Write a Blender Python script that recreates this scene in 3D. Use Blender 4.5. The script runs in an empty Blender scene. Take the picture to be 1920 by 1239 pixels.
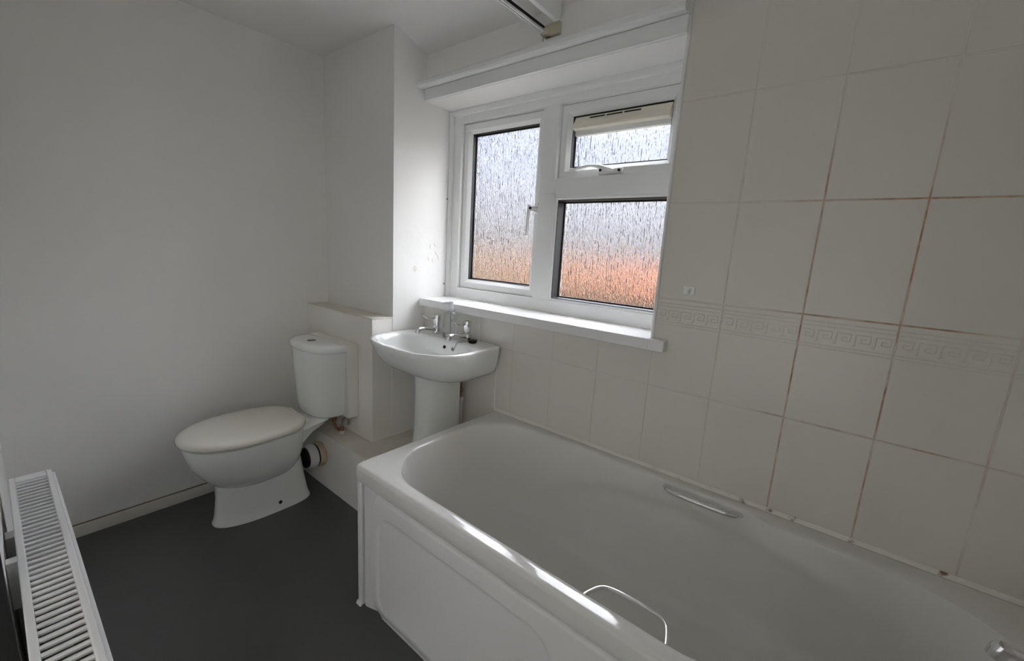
import bpy, bmesh, math, random
from mathutils import Vector, Matrix
random.seed(7)
C = bpy.context.scene.collection
sc = bpy.context.scene
PI = math.pi

# ------------------------------------------------------------------ camera
cam_d = bpy.data.cameras.new('camera'); cam = bpy.data.objects.new('camera', cam_d); C.objects.link(cam)
sc.camera = cam
CAM = Vector((0.1046, -1.3995, 1.2553))
YAW, PITCH, ROLL = math.radians(38.636), math.radians(10.715), math.radians(3.363)
f0 = Vector((-math.sin(YAW), math.cos(YAW), 0)); r0 = Vector((math.cos(YAW), math.sin(YAW), 0)); u0 = Vector((0, 0, 1))
fw = f0*math.cos(PITCH) - u0*math.sin(PITCH); up = u0*math.cos(PITCH) + f0*math.sin(PITCH)
rt = r0*math.cos(ROLL) + up*math.sin(ROLL); up2 = up*math.cos(ROLL) - r0*math.sin(ROLL)
M = Matrix((rt, up2, -fw)).transposed().to_4x4(); M.translation = CAM
cam.matrix_world = M
cam_d.sensor_fit = 'HORIZONTAL'; cam_d.sensor_width = 36; cam_d.lens = 36*796.0/1920
cam_d.clip_start = 0.005; cam_d.clip_end = 300

# ------------------------------------------------------------------ sky, exposure
sc.view_settings.view_transform = 'Standard'; sc.view_settings.look = 'None'
sc.view_settings.gamma = 1; sc.view_settings.use_curve_mapping = False
sc.view_settings.exposure = 4.15
sc.cycles.max_bounces = 12; sc.cycles.diffuse_bounces = 8; sc.cycles.transmission_bounces = 8; sc.cycles.glossy_bounces = 4
sc.cycles.use_adaptive_sampling = True; sc.cycles.adaptive_threshold = .015
sc.cycles.use_denoising = True; sc.cycles.sample_clamp_indirect = 8; sc.cycles.blur_glossy = 0.5

def nt_new(nt, t, **kw):
    n = nt.nodes.new(t)
    for k, v in kw.items(): setattr(n, k, v)
    return n
def ramp(nt, stops, interp='LINEAR'):
    n = nt.nodes.new('ShaderNodeValToRGB'); n.color_ramp.interpolation = interp
    e = n.color_ramp.elements
    while len(e) < len(stops): e.new(0.5)
    for el, (p, c) in zip(e, stops):
        el.position = p; el.color = (*c, 1) if len(c) == 3 else c
    return n
world = bpy.data.worlds.new('sky'); sc.world = world; world.use_nodes = True
nt = world.node_tree; nt.nodes.clear()
wo = nt_new(nt, 'ShaderNodeOutputWorld'); bg = nt_new(nt, 'ShaderNodeBackground'); bg.inputs[1].default_value = 1.0
tc = nt_new(nt, 'ShaderNodeTexCoord'); sp = nt_new(nt, 'ShaderNodeSeparateXYZ')
nt.links.new(tc.outputs['Generated'], sp.inputs[0])
# overcast sky: grey-lilac at the horizon, paler and brighter with height
sky = ramp(nt, [(0.0, (.030, .031, .034)), (.05, (.039, .040, .045)), (.13, (.061, .062, .065)), (.25, (.057, .059, .064)), (.36, (.15, .15, .152)), (.52, (1.0, .985, .95)), (1.0, (2.75, 2.7, 2.58))])
nt.links.new(sp.outputs['Z'], sky.inputs[0])
blue = ramp(nt, [(0.0, (.030, .031, .034)), (.05, (.036, .038, .045)), (.13, (.047, .052, .065)), (.25, (.033, .044, .072)), (.36, (.08, .10, .155)), (.52, (.60, .69, .90)), (1.0, (1.9, 2.0, 2.3))])
nt.links.new(sp.outputs['Z'], blue.inputs[0])
mp = nt_new(nt, 'ShaderNodeMapping'); mp.inputs['Scale'].default_value = (1, 1, 2.4)
nt.links.new(tc.outputs['Generated'], mp.inputs[0])
no = nt_new(nt, 'ShaderNodeTexNoise'); no.inputs['Scale'].default_value = 3.0; no.inputs['Detail'].default_value = 5
nt.links.new(mp.outputs[0], no.inputs['Vector'])
cl = ramp(nt, [(.40, (0, 0, 0)), (.58, (1, 1, 1))]); nt.links.new(no.outputs[0], cl.inputs[0])
mx = nt_new(nt, 'ShaderNodeMix', data_type='RGBA')
nt.links.new(cl.outputs[0], mx.inputs[0]); nt.links.new(blue.outputs[0], mx.inputs[6]); nt.links.new(sky.outputs[0], mx.inputs[7])
# the sun behind thin cloud: a broad soft glow in the overcast
SUN_DIR = Vector((.64, .62, .45)).normalized(); SUN_S = 1.2
dp = nt_new(nt, 'ShaderNodeVectorMath', operation='DOT_PRODUCT'); dp.inputs[1].default_value = SUN_DIR
nrm = nt_new(nt, 'ShaderNodeVectorMath', operation='NORMALIZE'); nt.links.new(tc.outputs['Generated'], nrm.inputs[0]); nt.links.new(nrm.outputs[0], dp.inputs[0])
mxm = nt_new(nt, 'ShaderNodeMath', operation='MAXIMUM'); mxm.inputs[1].default_value = 0; nt.links.new(dp.outputs['Value'], mxm.inputs[0])
pw = nt_new(nt, 'ShaderNodeMath', operation='POWER'); pw.inputs[1].default_value = 22; nt.links.new(mxm.outputs[0], pw.inputs[0])
gm = nt_new(nt, 'ShaderNodeMath', operation='MULTIPLY'); gm.inputs[1].default_value = SUN_S; nt.links.new(pw.outputs[0], gm.inputs[0])
gc = nt_new(nt, 'ShaderNodeVectorMath', operation='SCALE'); gc.inputs[0].default_value = (1, .98, .95); nt.links.new(gm.outputs[0], gc.inputs['Scale'])
sm = nt_new(nt, 'ShaderNodeVectorMath', operation='ADD'); nt.links.new(mx.outputs[2], sm.inputs[0]); nt.links.new(gc.outputs[0], sm.inputs[1])
nt.links.new(sm.outputs[0], bg.inputs[0]); nt.links.new(bg.outputs[0], wo.inputs[0])

# ------------------------------------------------------------------ materials
def mat(name, col, rough=.5, metal=0, bump=None, var=None, **kw):
    m = bpy.data.materials.new(name); m.use_nodes = True; n = m.node_tree
    b = n.nodes['Principled BSDF']
    b.inputs['Base Color'].default_value = (*col, 1); b.inputs['Roughness'].default_value = rough; b.inputs['Metallic'].default_value = metal
    for k, v in kw.items(): b.inputs[k.replace('_', ' ')].default_value = v
    g = nt_new(n, 'ShaderNodeNewGeometry')
    if var:     # (scale, amount, other colour)
        t = nt_new(n, 'ShaderNodeTexNoise'); t.inputs['Scale'].default_value = var[0]; t.inputs['Detail'].default_value = 4
        n.links.new(g.outputs['Position'], t.inputs['Vector'])
        r = ramp(n, [(.42, col), (.68, tuple(c*(1-var[1]) + o*var[1] for c, o in zip(col, var[2])))])
        n.links.new(t.outputs[0], r.inputs[0]); n.links.new(r.outputs[0], b.inputs['Base Color'])
    if bump:    # (scale, strength, distance)
        t = nt_new(n, 'ShaderNodeTexNoise'); t.inputs['Scale'].default_value = bump[0]; t.inputs['Detail'].default_value = 3
        n.links.new(g.outputs['Position'], t.inputs['Vector'])
        bp = nt_new(n, 'ShaderNodeBump'); bp.inputs['Strength'].default_value = bump[1]; bp.inputs['Distance'].default_value = bump[2]
        n.links.new(t.outputs[0], bp.inputs['Height']); n.links.new(bp.outputs[0], b.inputs['Normal'])
    return m
PAINT = mat('wall_paint', (.855, .848, .825), .55, bump=(45, .12, .004), var=(2.5, .35, (.82, .81, .785)))
CEIL = mat('ceiling_paint', (.875, .868, .85), .7, bump=(60, .15, .004))
BOXING = mat('boxing_paint', (.85, .83, .79), .35, var=(6, .3, (.78, .75, .70)))
LEDGE = mat('ledge_tile', (.74, .70, .62), .35, var=(9, .5, (.62, .56, .47)))
TILE = mat('tile_glaze', (.73, .705, .66), .22, var=(1.6, .3, (.715, .67, .625)))
UPVC = mat('upvc', (.85, .86, .85), .28)
SILLW = mat('sill_gloss', (.84, .84, .84), .25, bump=(30, .06, .003))
GASKET = mat('gasket', (.012, .012, .013), .6)
CERAMIC = mat('ceramic', (.83, .85, .83), .09, Coat_Weight=.3)
ACRYLIC = mat('bath_acrylic', (.76, .752, .722), .09)
PANEL = mat('bath_panel', (.83, .825, .81), .28)
SEAT = mat('seat_plastic', (.84, .815, .74), .22)
CHROME = mat('chrome', (.78, .78, .79), .10, 1.0)
STEEL = mat('braided_steel', (.45, .42, .40), .35, .9, bump=(900, .6, .001))
COPPER = mat('copper', (.42, .20, .12), .4, .8, var=(60, .6, (.18, .09, .06)))
RUBBER = mat('black_rubber', (.01, .01, .01), .45)
DARK = mat('dark_void', (.006, .006, .006), .8)
CREAM = mat('cream_plastic', (.80, .75, .65), .35)
BEIGE = mat('old_plastic', (.60, .55, .44), .45)
ENAMEL = mat('radiator_enamel', (.80, .80, .79), .25)
FLOOR = mat('vinyl', (.080, .082, .079), .42, bump=(220, .08, .002), var=(40, .25, (.098, .098, .095)))
SKIRT = mat('skirting_gloss', (.70, .68, .62), .35)
BROWN = mat('gap_dirt', (.22, .13, .09), .8)
PVC = mat('pvc_pipe', (.66, .65, .64), .4)
TAPEY = mat('pipe_tape', (.55, .45, .33), .7, var=(40, .6, (.38, .27, .18)))
HALL = mat('hall_dark', (.02, .02, .02), .8)

def rust_grout(name, base, rough):
    # white grout, rust-brown mould settled in the joints over the taps end of the bath
    m = mat(name, base, rough); n = m.node_tree; b = n.nodes['Principled BSDF']
    g = nt_new(n, 'ShaderNodeNewGeometry'); s = nt_new(n, 'ShaderNodeSeparateXYZ'); n.links.new(g.outputs['Position'], s.inputs[0])
    mrx = nt_new(n, 'ShaderNodeMapRange'); mrx.inputs[1].default_value = -.10; mrx.inputs[2].default_value = -.005
    n.links.new(s.outputs['X'], mrx.inputs[0])
    mrz = nt_new(n, 'ShaderNodeMapRange'); mrz.inputs[1].default_value = 1.66; mrz.inputs[2].default_value = 1.45
    n.links.new(s.outputs['Z'], mrz.inputs[0])
    t = nt_new(n, 'ShaderNodeTexNoise'); t.inputs['Scale'].default_value = 9; t.inputs['Detail'].default_value = 6
    n.links.new(g.outputs['Position'], t.inputs['Vector'])
    r = ramp(n, [(.36, (.25, .25, .25)), (.58, (1, 1, 1))]); n.links.new(t.outputs[0], r.inputs[0])
    m1 = nt_new(n, 'ShaderNodeMath', operation='MULTIPLY'); m2 = nt_new(n, 'ShaderNodeMath', operation='MULTIPLY')
    n.links.new(mrx.outputs[0], m1.inputs[0]); n.links.new(mrz.outputs[0], m1.inputs[1])
    n.links.new(m1.outputs[0], m2.inputs[0]); n.links.new(r.outputs[0], m2.inputs[1])
    mrf = nt_new(n, 'ShaderNodeMapRange'); mrf.inputs[1].default_value = .30; mrf.inputs[2].default_value = .40; mrf.inputs[3].default_value = 1; mrf.inputs[4].default_value = .4
    n.links.new(s.outputs['X'], mrf.inputs[0]); m3 = nt_new(n, 'ShaderNodeMath', operation='MULTIPLY'); n.links.new(m2.outputs[0], m3.inputs[0]); n.links.new(mrf.outputs[0], m3.inputs[1]); m2 = m3
    t2 = nt_new(n, 'ShaderNodeTexNoise'); t2.inputs['Scale'].default_value = 30; n.links.new(g.outputs['Position'], t2.inputs['Vector'])
    rc = ramp(n, [(.4, (.40, .20, .12)), (.62, (.60, .38, .24))]); n.links.new(t2.outputs[0], rc.inputs[0])
    mx = nt_new(n, 'ShaderNodeMix', data_type='RGBA'); n.links.new(m2.outputs[0], mx.inputs[0])
    mx.inputs[6].default_value = (*base, 1); n.links.new(rc.outputs[0], mx.inputs[7]); n.links.new(mx.outputs[2], b.inputs['Base Color'])
    return m
GROUT = rust_grout('grout', (.72, .69, .64), .7)
def mould_sealant():
    m = mat('sealant', (.84, .82, .77), .4); n = m.node_tree; b = n.nodes['Principled BSDF']
    g = nt_new(n, 'ShaderNodeNewGeometry'); s = nt_new(n, 'ShaderNodeSeparateXYZ'); n.links.new(g.outputs['Position'], s.inputs[0])
    mr = nt_new(n, 'ShaderNodeMapRange'); mr.inputs[1].default_value = -.45; mr.inputs[2].default_value = .1; n.links.new(s.outputs['X'], mr.inputs[0])
    t = nt_new(n, 'ShaderNodeTexNoise'); t.inputs['Scale'].default_value = 22; t.inputs['Detail'].default_value = 5; n.links.new(g.outputs['Position'], t.inputs['Vector'])
    r = ramp(n, [(.58, (0, 0, 0)), (.66, (1, 1, 1))]); n.links.new(t.outputs[0], r.inputs[0])
    m1 = nt_new(n, 'ShaderNodeMath', operation='MULTIPLY'); n.links.new(mr.outputs[0], m1.inputs[0]); n.links.new(r.outputs[0], m1.inputs[1])
    mx = nt_new(n, 'ShaderNodeMix', data_type='RGBA'); n.links.new(m1.outputs[0], mx.inputs[0])
    mx.inputs[6].default_value = (.84, .82, .77, 1); mx.inputs[7].default_value = (.26, .13, .08, 1); n.links.new(mx.outputs[2], b.inputs['Base Color'])
    return m
SEALANT = mould_sealant()
def obscure_glass():
    m = bpy.data.materials.new('obscure_glass'); m.use_nodes = True; n = m.node_tree; n.nodes.clear()
    o = nt_new(n, 'ShaderNodeOutputMaterial'); g = nt_new(n, 'ShaderNodeBsdfGlass'); g.inputs['IOR'].default_value = 1.42; g.inputs['Roughness'].default_value = .06
    ge = nt_new(n, 'ShaderNodeNewGeometry')
    mp = nt_new(n, 'ShaderNodeMapping'); mp.inputs['Scale'].default_value = (150, 1, 14); n.links.new(ge.outputs['Position'], mp.inputs[0])
    t = nt_new(n, 'ShaderNodeTexNoise'); t.inputs['Scale'].default_value = 1; t.inputs['Detail'].default_value = 3; n.links.new(mp.outputs[0], t.inputs['Vector'])
    mp2 = nt_new(n, 'ShaderNodeMapping'); mp2.inputs['Scale'].default_value = (190, 1, 75); n.links.new(ge.outputs['Position'], mp2.inputs[0])
    t2 = nt_new(n, 'ShaderNodeTexNoise'); t2.inputs['Scale'].default_value = 1; t2.inputs['Detail'].default_value = 1; n.links.new(mp2.outputs[0], t2.inputs['Vector'])
    ad = nt_new(n, 'ShaderNodeMath', operation='MULTIPLY_ADD'); n.links.new(t2.outputs[0], ad.inputs[0]); ad.inputs[1].default_value = .45; n.links.new(t.outputs[0], ad.inputs[2])
    b = nt_new(n, 'ShaderNodeBump'); b.inputs['Strength'].default_value = 1.0; b.inputs['Distance'].default_value = .0075
    n.links.new(ad.outputs[0], b.inputs['Height']); n.links.new(b.outputs[0], g.inputs['Normal']); n.links.new(g.outputs[0], o.inputs[0])
    return m
GLASS = obscure_glass()
def clear_plastic():
    m = bpy.data.materials.new('clear_plastic'); m.use_nodes = True; n = m.node_tree; n.nodes.clear()
    o = nt_new(n, 'ShaderNodeOutputMaterial'); tr = nt_new(n, 'ShaderNodeBsdfTransparent'); tr.inputs[0].default_value = (.93, .95, .94, 1)
    gl = nt_new(n, 'ShaderNodeBsdfGlossy'); gl.inputs['Roughness'].default_value = .06
    lw = nt_new(n, 'ShaderNodeFresnel'); lw.inputs[0].default_value = 1.5
    ad = nt_new(n, 'ShaderNodeMath', operation='MULTIPLY_ADD'); n.links.new(lw.outputs[0], ad.inputs[0]); ad.inputs[1].default_value = .55; ad.inputs[2].default_value = .03
    mx = nt_new(n, 'ShaderNodeMixShader'); n.links.new(ad.outputs[0], mx.inputs[0]); n.links.new(tr.outputs[0], mx.inputs[1]); n.links.new(gl.outputs[0], mx.inputs[2])
    tl = nt_new(n, 'ShaderNodeBsdfTranslucent'); tl.inputs[0].default_value = (.92, .93, .93, 1); m0 = mx
    mx = nt_new(n, 'ShaderNodeMixShader'); mx.inputs[0].default_value = .10; n.links.new(m0.outputs[0], mx.inputs[1]); n.links.new(tl.outputs[0], mx.inputs[2])
    n.links.new(mx.outputs[0], o.inputs[0]); return m
CLEAR = clear_plastic()

# ------------------------------------------------------------------ mesh helpers
ORG = {}
class MB:
    def __init__(s): s.v = []; s.f = []
    def add(s, vs, fs):
        k = len(s.v); s.v += [tuple(v) for v in vs]; s.f += [tuple(i+k for i in f) for f in fs]; return s
    def box(s, x0, x1, y0, y1, z0, z1):
        return s.add([(x0,y0,z0),(x1,y0,z0),(x1,y1,z0),(x0,y1,z0),(x0,y0,z1),(x1,y0,z1),(x1,y1,z1),(x0,y1,z1)],
                     [(0,3,2,1),(4,5,6,7),(0,1,5,4),(1,2,6,5),(2,3,7,6),(3,0,4,7)])
    def loft(s, rings, cap0=True, cap1=True, close=False):
        n = len(rings[0]); vs = [p for r in rings for p in r]; fs = []
        m = len(rings)
        for i in range(m if close else m-1):
            for j in range(n):
                a = i*n+j; b = i*n+(j+1) % n; c = ((i+1) % m)*n+(j+1) % n; d = ((i+1) % m)*n+j
                fs.append((a, b, c, d))
        if cap0 and not close: fs.append(tuple(range(n-1, -1, -1)))
        if cap1 and not close: fs.append(tuple((m-1)*n+j for j in range(n)))
        return s.add(vs, fs)
    def extr(s, poly, x0, x1, axis='x'):
        # polygon given in the other two axes (y,z) / (x,z) / (x,y)
        def P(t, q): return (t, q[0], q[1]) if axis == 'x' else ((q[0], t, q[1]) if axis == 'y' else (q[0], q[1], t))
        return s.loft([[P(x0, q) for q in poly], [P(x1, q) for q in poly]])
    def lathe(s, prof, cx, cy, n=24, z0=0):
        return s.loft([[(cx+r*math.cos(2*PI*j/n), cy+r*math.sin(2*PI*j/n), z0+z) for j in range(n)] for r, z in prof])
    def tube(s, pts, r, n=10, closed=False):
        pts = [Vector(p) for p in pts]; m = len(pts); rings = []
        prev = None
        for i, p in enumerate(pts):
            a = pts[i-1] if i or closed else pts[i]; b = pts[(i+1) % m] if i < m-1 or closed else pts[i]
            t = (b-a).normalized()
            if prev is None:
                ref = Vector((0, 0, 1)) if abs(t.z) < .9 else Vector((1, 0, 0)); u = t.cross(ref).normalized()
            else:
                u = (prev - t*prev.dot(t)).normalized()
            prev = u; w = t.cross(u); rr = r[i] if isinstance(r, (list, tuple)) else r
            rx, ry = rr if isinstance(rr, tuple) else (rr, rr)
            rings.append([p + u*rx*math.cos(2*PI*j/n) + w*ry*math.sin(2*PI*j/n) for j in range(n)])
        return s.loft(rings, close=closed)
    def frame(s, x0, x1, z0, z1, prof):
        rings = [[(x0+d, y, z0+d), (x1-d, y, z0+d), (x1-d, y, z1-d), (x0+d, y, z1-d)] for d, y in prof]
        return s.loft(rings, close=True)
    def mesh(s, name, L=(0, 0, 0), smooth=True, angle=35):
        me = bpy.data.meshes.new(name); L = Vector(L)
        me.from_pydata([Vector(v)-L for v in s.v], [], s.f); me.validate()
        bm = bmesh.new(); bm.from_mesh(me); bmesh.ops.recalc_face_normals(bm, faces=bm.faces); bm.to_mesh(me); bm.free()
        if smooth:
            me.shade_smooth(); me.set_sharp_from_angle(angle=math.radians(angle))
        return me
    def build(s, name, m, parent=None, loc=None, bevel=0, seg=2, smooth=True, angle=35, sub=0):
        if parent is not None: L = ORG[parent.name]
        elif loc is not None: L = Vector(loc)
        else:
            xs = [v[0] for v in s.v]; ys = [v[1] for v in s.v]; zs = [v[2] for v in s.v]
            L = Vector(((min(xs)+max(xs))/2, (min(ys)+max(ys))/2, min(zs)))
        me = s.mesh(name, L, smooth, angle); me.materials.append(m)
        o = bpy.data.objects.new(name, me); C.objects.link(o); ORG[o.name] = L
        if parent is not None: o.parent = parent
        else: o.location = L
        if bevel:
            b = o.modifiers.new('edge', 'BEVEL'); b.width = bevel; b.segments = seg; b.limit_method = 'ANGLE'; b.angle_limit = math.radians(40); b.harden_normals = False
        if sub:
            q = o.modifiers.new('smooth', 'SUBSURF'); q.levels = sub; q.render_levels = sub
        return o
def thing(name, label, cat, loc, group=None):
    o = bpy.data.objects.new(name, None); C.objects.link(o); o.location = loc; o.empty_display_size = .05
    ORG[o.name] = Vector(loc); return tag(o, label, cat, group)
def tag(o, label, cat, group=None):
    o['label'] = label; o['category'] = cat
    if group: o['group'] = group
    return o
def struct(o, label, cat):
    o['kind'] = 'structure'; return tag(o, label, cat)
def sstep(a, b, t):
    t = max(0, min(1, (t-a)/(b-a))); return t*t*(3-2*t)
def catmull(pts, n):
    out = []; P = [Vector(p) for p in pts]; P = [P[0]*2-P[1]] + P + [P[-1]*2-P[-2]]
    for i in range(1, len(P)-2):
        for k in range(n):
            t = k/n; a, b, c, d = P[i-1], P[i], P[i+1], P[i+2]
            out.append(.5*((2*b)+(c-a)*t+(2*a-5*b+4*c-d)*t*t+(3*b-a-3*c+d)*t**3))
    return out+[P[-2]]

HALL_W = .95      # strength of the added fill lamp in the hallway
# ------------------------------------------------------------------ the room
XL, XC, XR = -2.208, -1.595, .612          # wall beside the toilet, flank of the chimney-like column, wall at the taps end
YF, YC = -1.435, -.192                     # wall with the radiator, face of the column
XW = -.407                                 # edge of the window opening
HB = .536; XB = -1.088                     # bath rim height, bath end
fl = MB().box(XL-.1, XR+.1, YF-.15, .26, -.12, 0).build('floor', FLOOR)
struct(fl, 'dark charcoal grey vinyl floor', 'floor')
prof = [(YF-.1, 2.168), (-.24, 2.168), (-.20, 2.1675), (-.158, 2.162), (-.12, 2.149), (-.08, 2.133), (-.012, 2.110), (.2, 2.108), (.2, 2.4), (YF-.1, 2.4)]
ce = MB().extr(prof, XL-.1, XR+.1).build('ceiling', CEIL); struct(ce, 'white painted ceiling dipping towards the window', 'ceiling')
wl = MB().box(XL-.1, XL, YF-.1, .26, 0, 2.4).build('wall_left', PAINT); struct(wl, 'plain white painted wall beside the toilet', 'wall')
wr = MB().box(XR, XR+.1, YF-.1, .26, 0, 2.4).build('wall_right', PAINT); struct(wr, 'plain white wall at the taps end of the bath', 'wall')
DX0, DX1 = -.885, .25
wf = MB().box(XL-.1, DX0, YF-.1, YF, 0, 2.4).box(DX1, XR+.1, YF-.1, YF, 0, 2.4).box(DX0, DX1, YF-.1, YF, 2.06, 2.4).build('wall_front', PAINT)
struct(wf, 'white wall behind the radiator with a doorway', 'wall')
HX0, HX1, HY, HZ = DX0-.35, 2.3, YF-2.3, 2.45
hall = MB().box(HX0-.1, HX1+.1, HY-.1, HY, -.1, HZ).box(HX0-.1, HX0, HY, YF-.1, -.1, HZ).box(HX1, HX1+.1, HY, YF-.1, -.1, HZ).box(HX0-.1, HX1+.1, HY-.1, YF-.1, HZ, HZ+.1).build('wall_hall', PAINT)
struct(hall, 'white walls of the hallway beyond the doorway', 'hallway')
hf = MB().box(HX0-.1, HX1+.1, HY-.1, YF-.15, -.12, -.001).build('floor_hall', HALL); struct(hf, 'near-black carpet of the hallway beyond the doorway', 'floor')
ll = thing('hall_fill_lamp', 'round white fill lamp added unseen on the hallway ceiling', 'lamp', (1.6, YF-1.55, HZ))  # fill lamp added out of view to brighten the room through the doorway
FILL_LAMP = mat('fill_diffuser', (.9, .9, .88), .5); FILL_LAMP.node_tree.nodes['Principled BSDF'].inputs['Emission Color'].default_value = (1, .97, .92, 1); FILL_LAMP.node_tree.nodes['Principled BSDF'].inputs['Emission Strength'].default_value = HALL_W
MB().lathe([(.0001, -.085), (.12, -.08), (.20, -.06), (.24, -.03), (.25, -.012)], 1.6, YF-1.55, 40, HZ).build('diffuser', FILL_LAMP, ll, angle=60)
MB().lathe([(.0001, -.012), (.26, -.012), (.26, 0), (.0001, 0)], 1.6, YF-1.55, 40, HZ).build('base', UPVC, ll)
dj = MB().box(DX0, DX0+.018, YF-.104, YF+.001, 0, 2.06).box(DX1-.018, DX1, YF-.104, YF+.001, 0, 2.06).box(DX0, DX1, YF-.104, YF+.001, 2.042, 2.06).build('trim_11', DARK)
struct(dj, 'near-black lining of the doorway', 'door lining')
col = MB().box(XL, XC, YC, .26, 0, 2.4).build('wall_column', PAINT); struct(col, 'white plastered column between the toilet and the window', 'column')
# chips and holes in the paint of the column's flank
for (y, z, ry, rz_, m, nm) in ((-.065, 1.139, .012, .015, CREAM, 'paint_chip'), (.131, 1.492, .004, .004, DARK, 'screw_hole'), (.125, 1.060, .0035, .006, DARK, 'screw_hole')):
    ring = [(XC+.0007, y+ry*math.cos(2*PI*k/11)*random.uniform(.75, 1.1), z+rz_*math.sin(2*PI*k/11)*random.uniform(.75, 1.1)) for k in range(11)]
    MB().loft([[(XC-.001, p[1], p[2]) for p in ring], ring]).build(nm, m, col, smooth=False)
for (y, z, a) in ((.02, 1.19, .3), (.047, 1.182, -.4), (.07, 1.215, .9), (.03, 1.25, 0), (.06, 1.26, .5), (.085, 1.195, .2)):
    ring = [(XC, y+math.cos(a)*.007*math.cos(t)-math.sin(a)*.016*math.sin(t), z+math.sin(a)*.007*math.cos(t)+math.cos(a)*.016*math.sin(t)) for t in [2*PI*k/10 for k in range(10)]]
    top = [(XC+.0022, y+(p[1]-y)*.5, z+(p[2]-z)*.5) for p in ring]
    MB().loft([ring, top]).build('paint_blister', PAINT, col, angle=80)
# tiled wall: grout bed, tiles proud of it
wb = MB().box(XC, XW, .0012, .26, 0, .955).box(XW, XR+.1, .0012, .26, 0, 2.4).build('wall_back', GROUT)
struct(wb, 'cream tiled wall with rust-stained grout around window and bath', 'wall')
wu = MB().extr([(-.012, 1.911), (-.012, 2.4), (.26, 2.4), (.26, 1.903)], XC, XW).build('wall_back_upper', PAINT)
struct(wu, 'white plaster wall above the window', 'wall')
TW, TH = .2, .2995
ZR = [HB-.006, .830, 1.1295, 1.429, 1.7285, 2.028, 2.2]
g2 = .0018
def tile_mesh(w, h):
    b = .0011; y1 = .0042
    o = [(0, 0), (w, 0), (w, h), (0, h)]; i = [(b, b), (w-b, b), (w-b, h-b), (b, h-b)]
    return MB().loft([[(x, y1, z) for x, z in o], [(x, b*.8, z) for x, z in o], [(x, 0, z) for x, z in i]]).mesh('tile', smooth=False)
TM = {}
def add_tile(x0, x1, z0, z1):
    w, h = round(x1-x0-2*g2, 5), round(z1-z0-2*g2, 5)
    if (w, h) not in TM: TM[(w, h)] = tile_mesh(w, h); TM[(w, h)].materials.append(TILE)
    o = bpy.data.objects.new('tile', TM[(w, h)]); C.objects.link(o); o.parent = wb
    loc = Vector((x0+g2, random.uniform(-.0005, 0), z0+g2)); o.location = loc - ORG['wall_back']; ORG[o.name] = loc
    o.rotation_euler = (random.uniform(-.0012, .0012), 0, 0)
    return o
# moulded key-pattern border pressed into the upper part of one course of tiles
def border_mesh(w):
    m = MB(); t = .0016
    def bar(xa, xb, za, zb):
        xa = max(.0015, xa); xb = min(w-.0015, xb)
        if xb-xa < .001: return
        e = .0008; y = -.0014
        m.loft([[(xa, .0005, za), (xb, .0005, za), (xb, .0005, zb), (xa, .0005, zb)], [(xa+e, y, za+e), (xb-e, y, za+e), (xb-e, y, zb-e), (xa+e, y, zb-e)]])
    H = TH-2*g2
    for d in (.014, .024, .075, .083): bar(0, w, H-d-t, H-d+t)
    p = .04; top = H-.036; bot = H-.066; q = .0013
    for k in range(int(w/p)+1):
        x = k*p
        bar(x, x+.030, top-q, top+q); bar(x-q, x+q, bot, top); bar(x+.030-q, x+.030+q, bot+.010, top)
        bar(x+.012, x+.030, bot+.010-q, bot+.010+q); bar(x+.012-q, x+.012+q, bot+.010, top-.010); bar(x+.012, x+.022, top-.010-q, top-.010+q)
        bar(x, x-.010+.0, bot-q, bot+q); bar(x+.0355, x+.04, bot-q, bot+q); bar(x-.0045, x, bot-q, bot+q)
    return m.mesh('relief_border', smooth=False)
BM = {}
xs_all = [round(-1.6+.2*k, 3) for k in range(12)]
for zi in range(len(ZR)-1):
    z0, z1 = ZR[zi], ZR[zi+1]
    for k in range(len(xs_all)):
        x0, x1 = xs_all[k], min(xs_all[k]+TW, XR)
        if x1-x0 < .02: continue
        if x0 < -.45:                                  # below the window sill
            x0 = max(x0, XC)
            if zi == 0:
                x0 = max(x0, XB)
                if x1-x0 < .02: continue
                if x0 == XB and False: continue
                add_tile(x0, x1, z0, z1)
            elif zi == 1: add_tile(x0, x1, z0, .954)
            continue
        t = add_tile(x0 if x0 > -.39 else XW+.004, x1, z0, z1)
        if zi == 1:
            w = round(x1-x0-2*g2, 4)
            if w not in BM: BM[w] = border_mesh(w); BM[w].materials.append(TILE)
            o = bpy.data.objects.new('relief_border', BM[w]); C.objects.link(o); o.parent = t
# edge trim of the tiles at the window opening, lining of the reveal, sealant lines
tr = MB().extr([(XW-.006, .004), (XW-.006, .0), (XW-.004, -.003), (XW, -.004), (XW+.004, -.002), (XW+.0045, .004)], .992, 2.14, 'z').build('trim_1', UPVC)
struct(tr, 'white plastic edge trim where tiles meet the window opening', 'edge trim')
rv = MB().box(XW-.005, XW, .004, .16, .99, 1.907).build('trim_2', PAINT); struct(rv, 'white lining of the window reveal on the tiled side', 'reveal')
se = MB().extr([(.004, HB+.010), (-.002, HB+.009), (-.007, HB+.005), (-.010, HB-.001), (.004, HB-.001)], XB, XR).build('trim_3', SEALANT)
struct(se, 'white sealant bead with brown mould along bath and tiles', 'sealant')
se2 = MB().box(XB-.005, XB+.001, -.0022, .004, HB, .826).build('trim_4', UPVC, bevel=.001); struct(se2, 'narrow white upright strip ending the tiles beside the pedestal', 'edge trim')
# skirting
sk = MB().extr([(XL, 0), (XL+.013, 0), (XL+.013, .043), (XL+.009, .049), (XL, .049)], YF, -.411, 'y').build('baseboard_left', SKIRT, loc=(XL, -.9, 0))
struct(sk, 'low cream painted skirting board along the floor', 'skirting')
MB().box(XL, XL+.004, YF, -.411, .049, .0525).build('gap_line', BROWN, sk)
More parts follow.
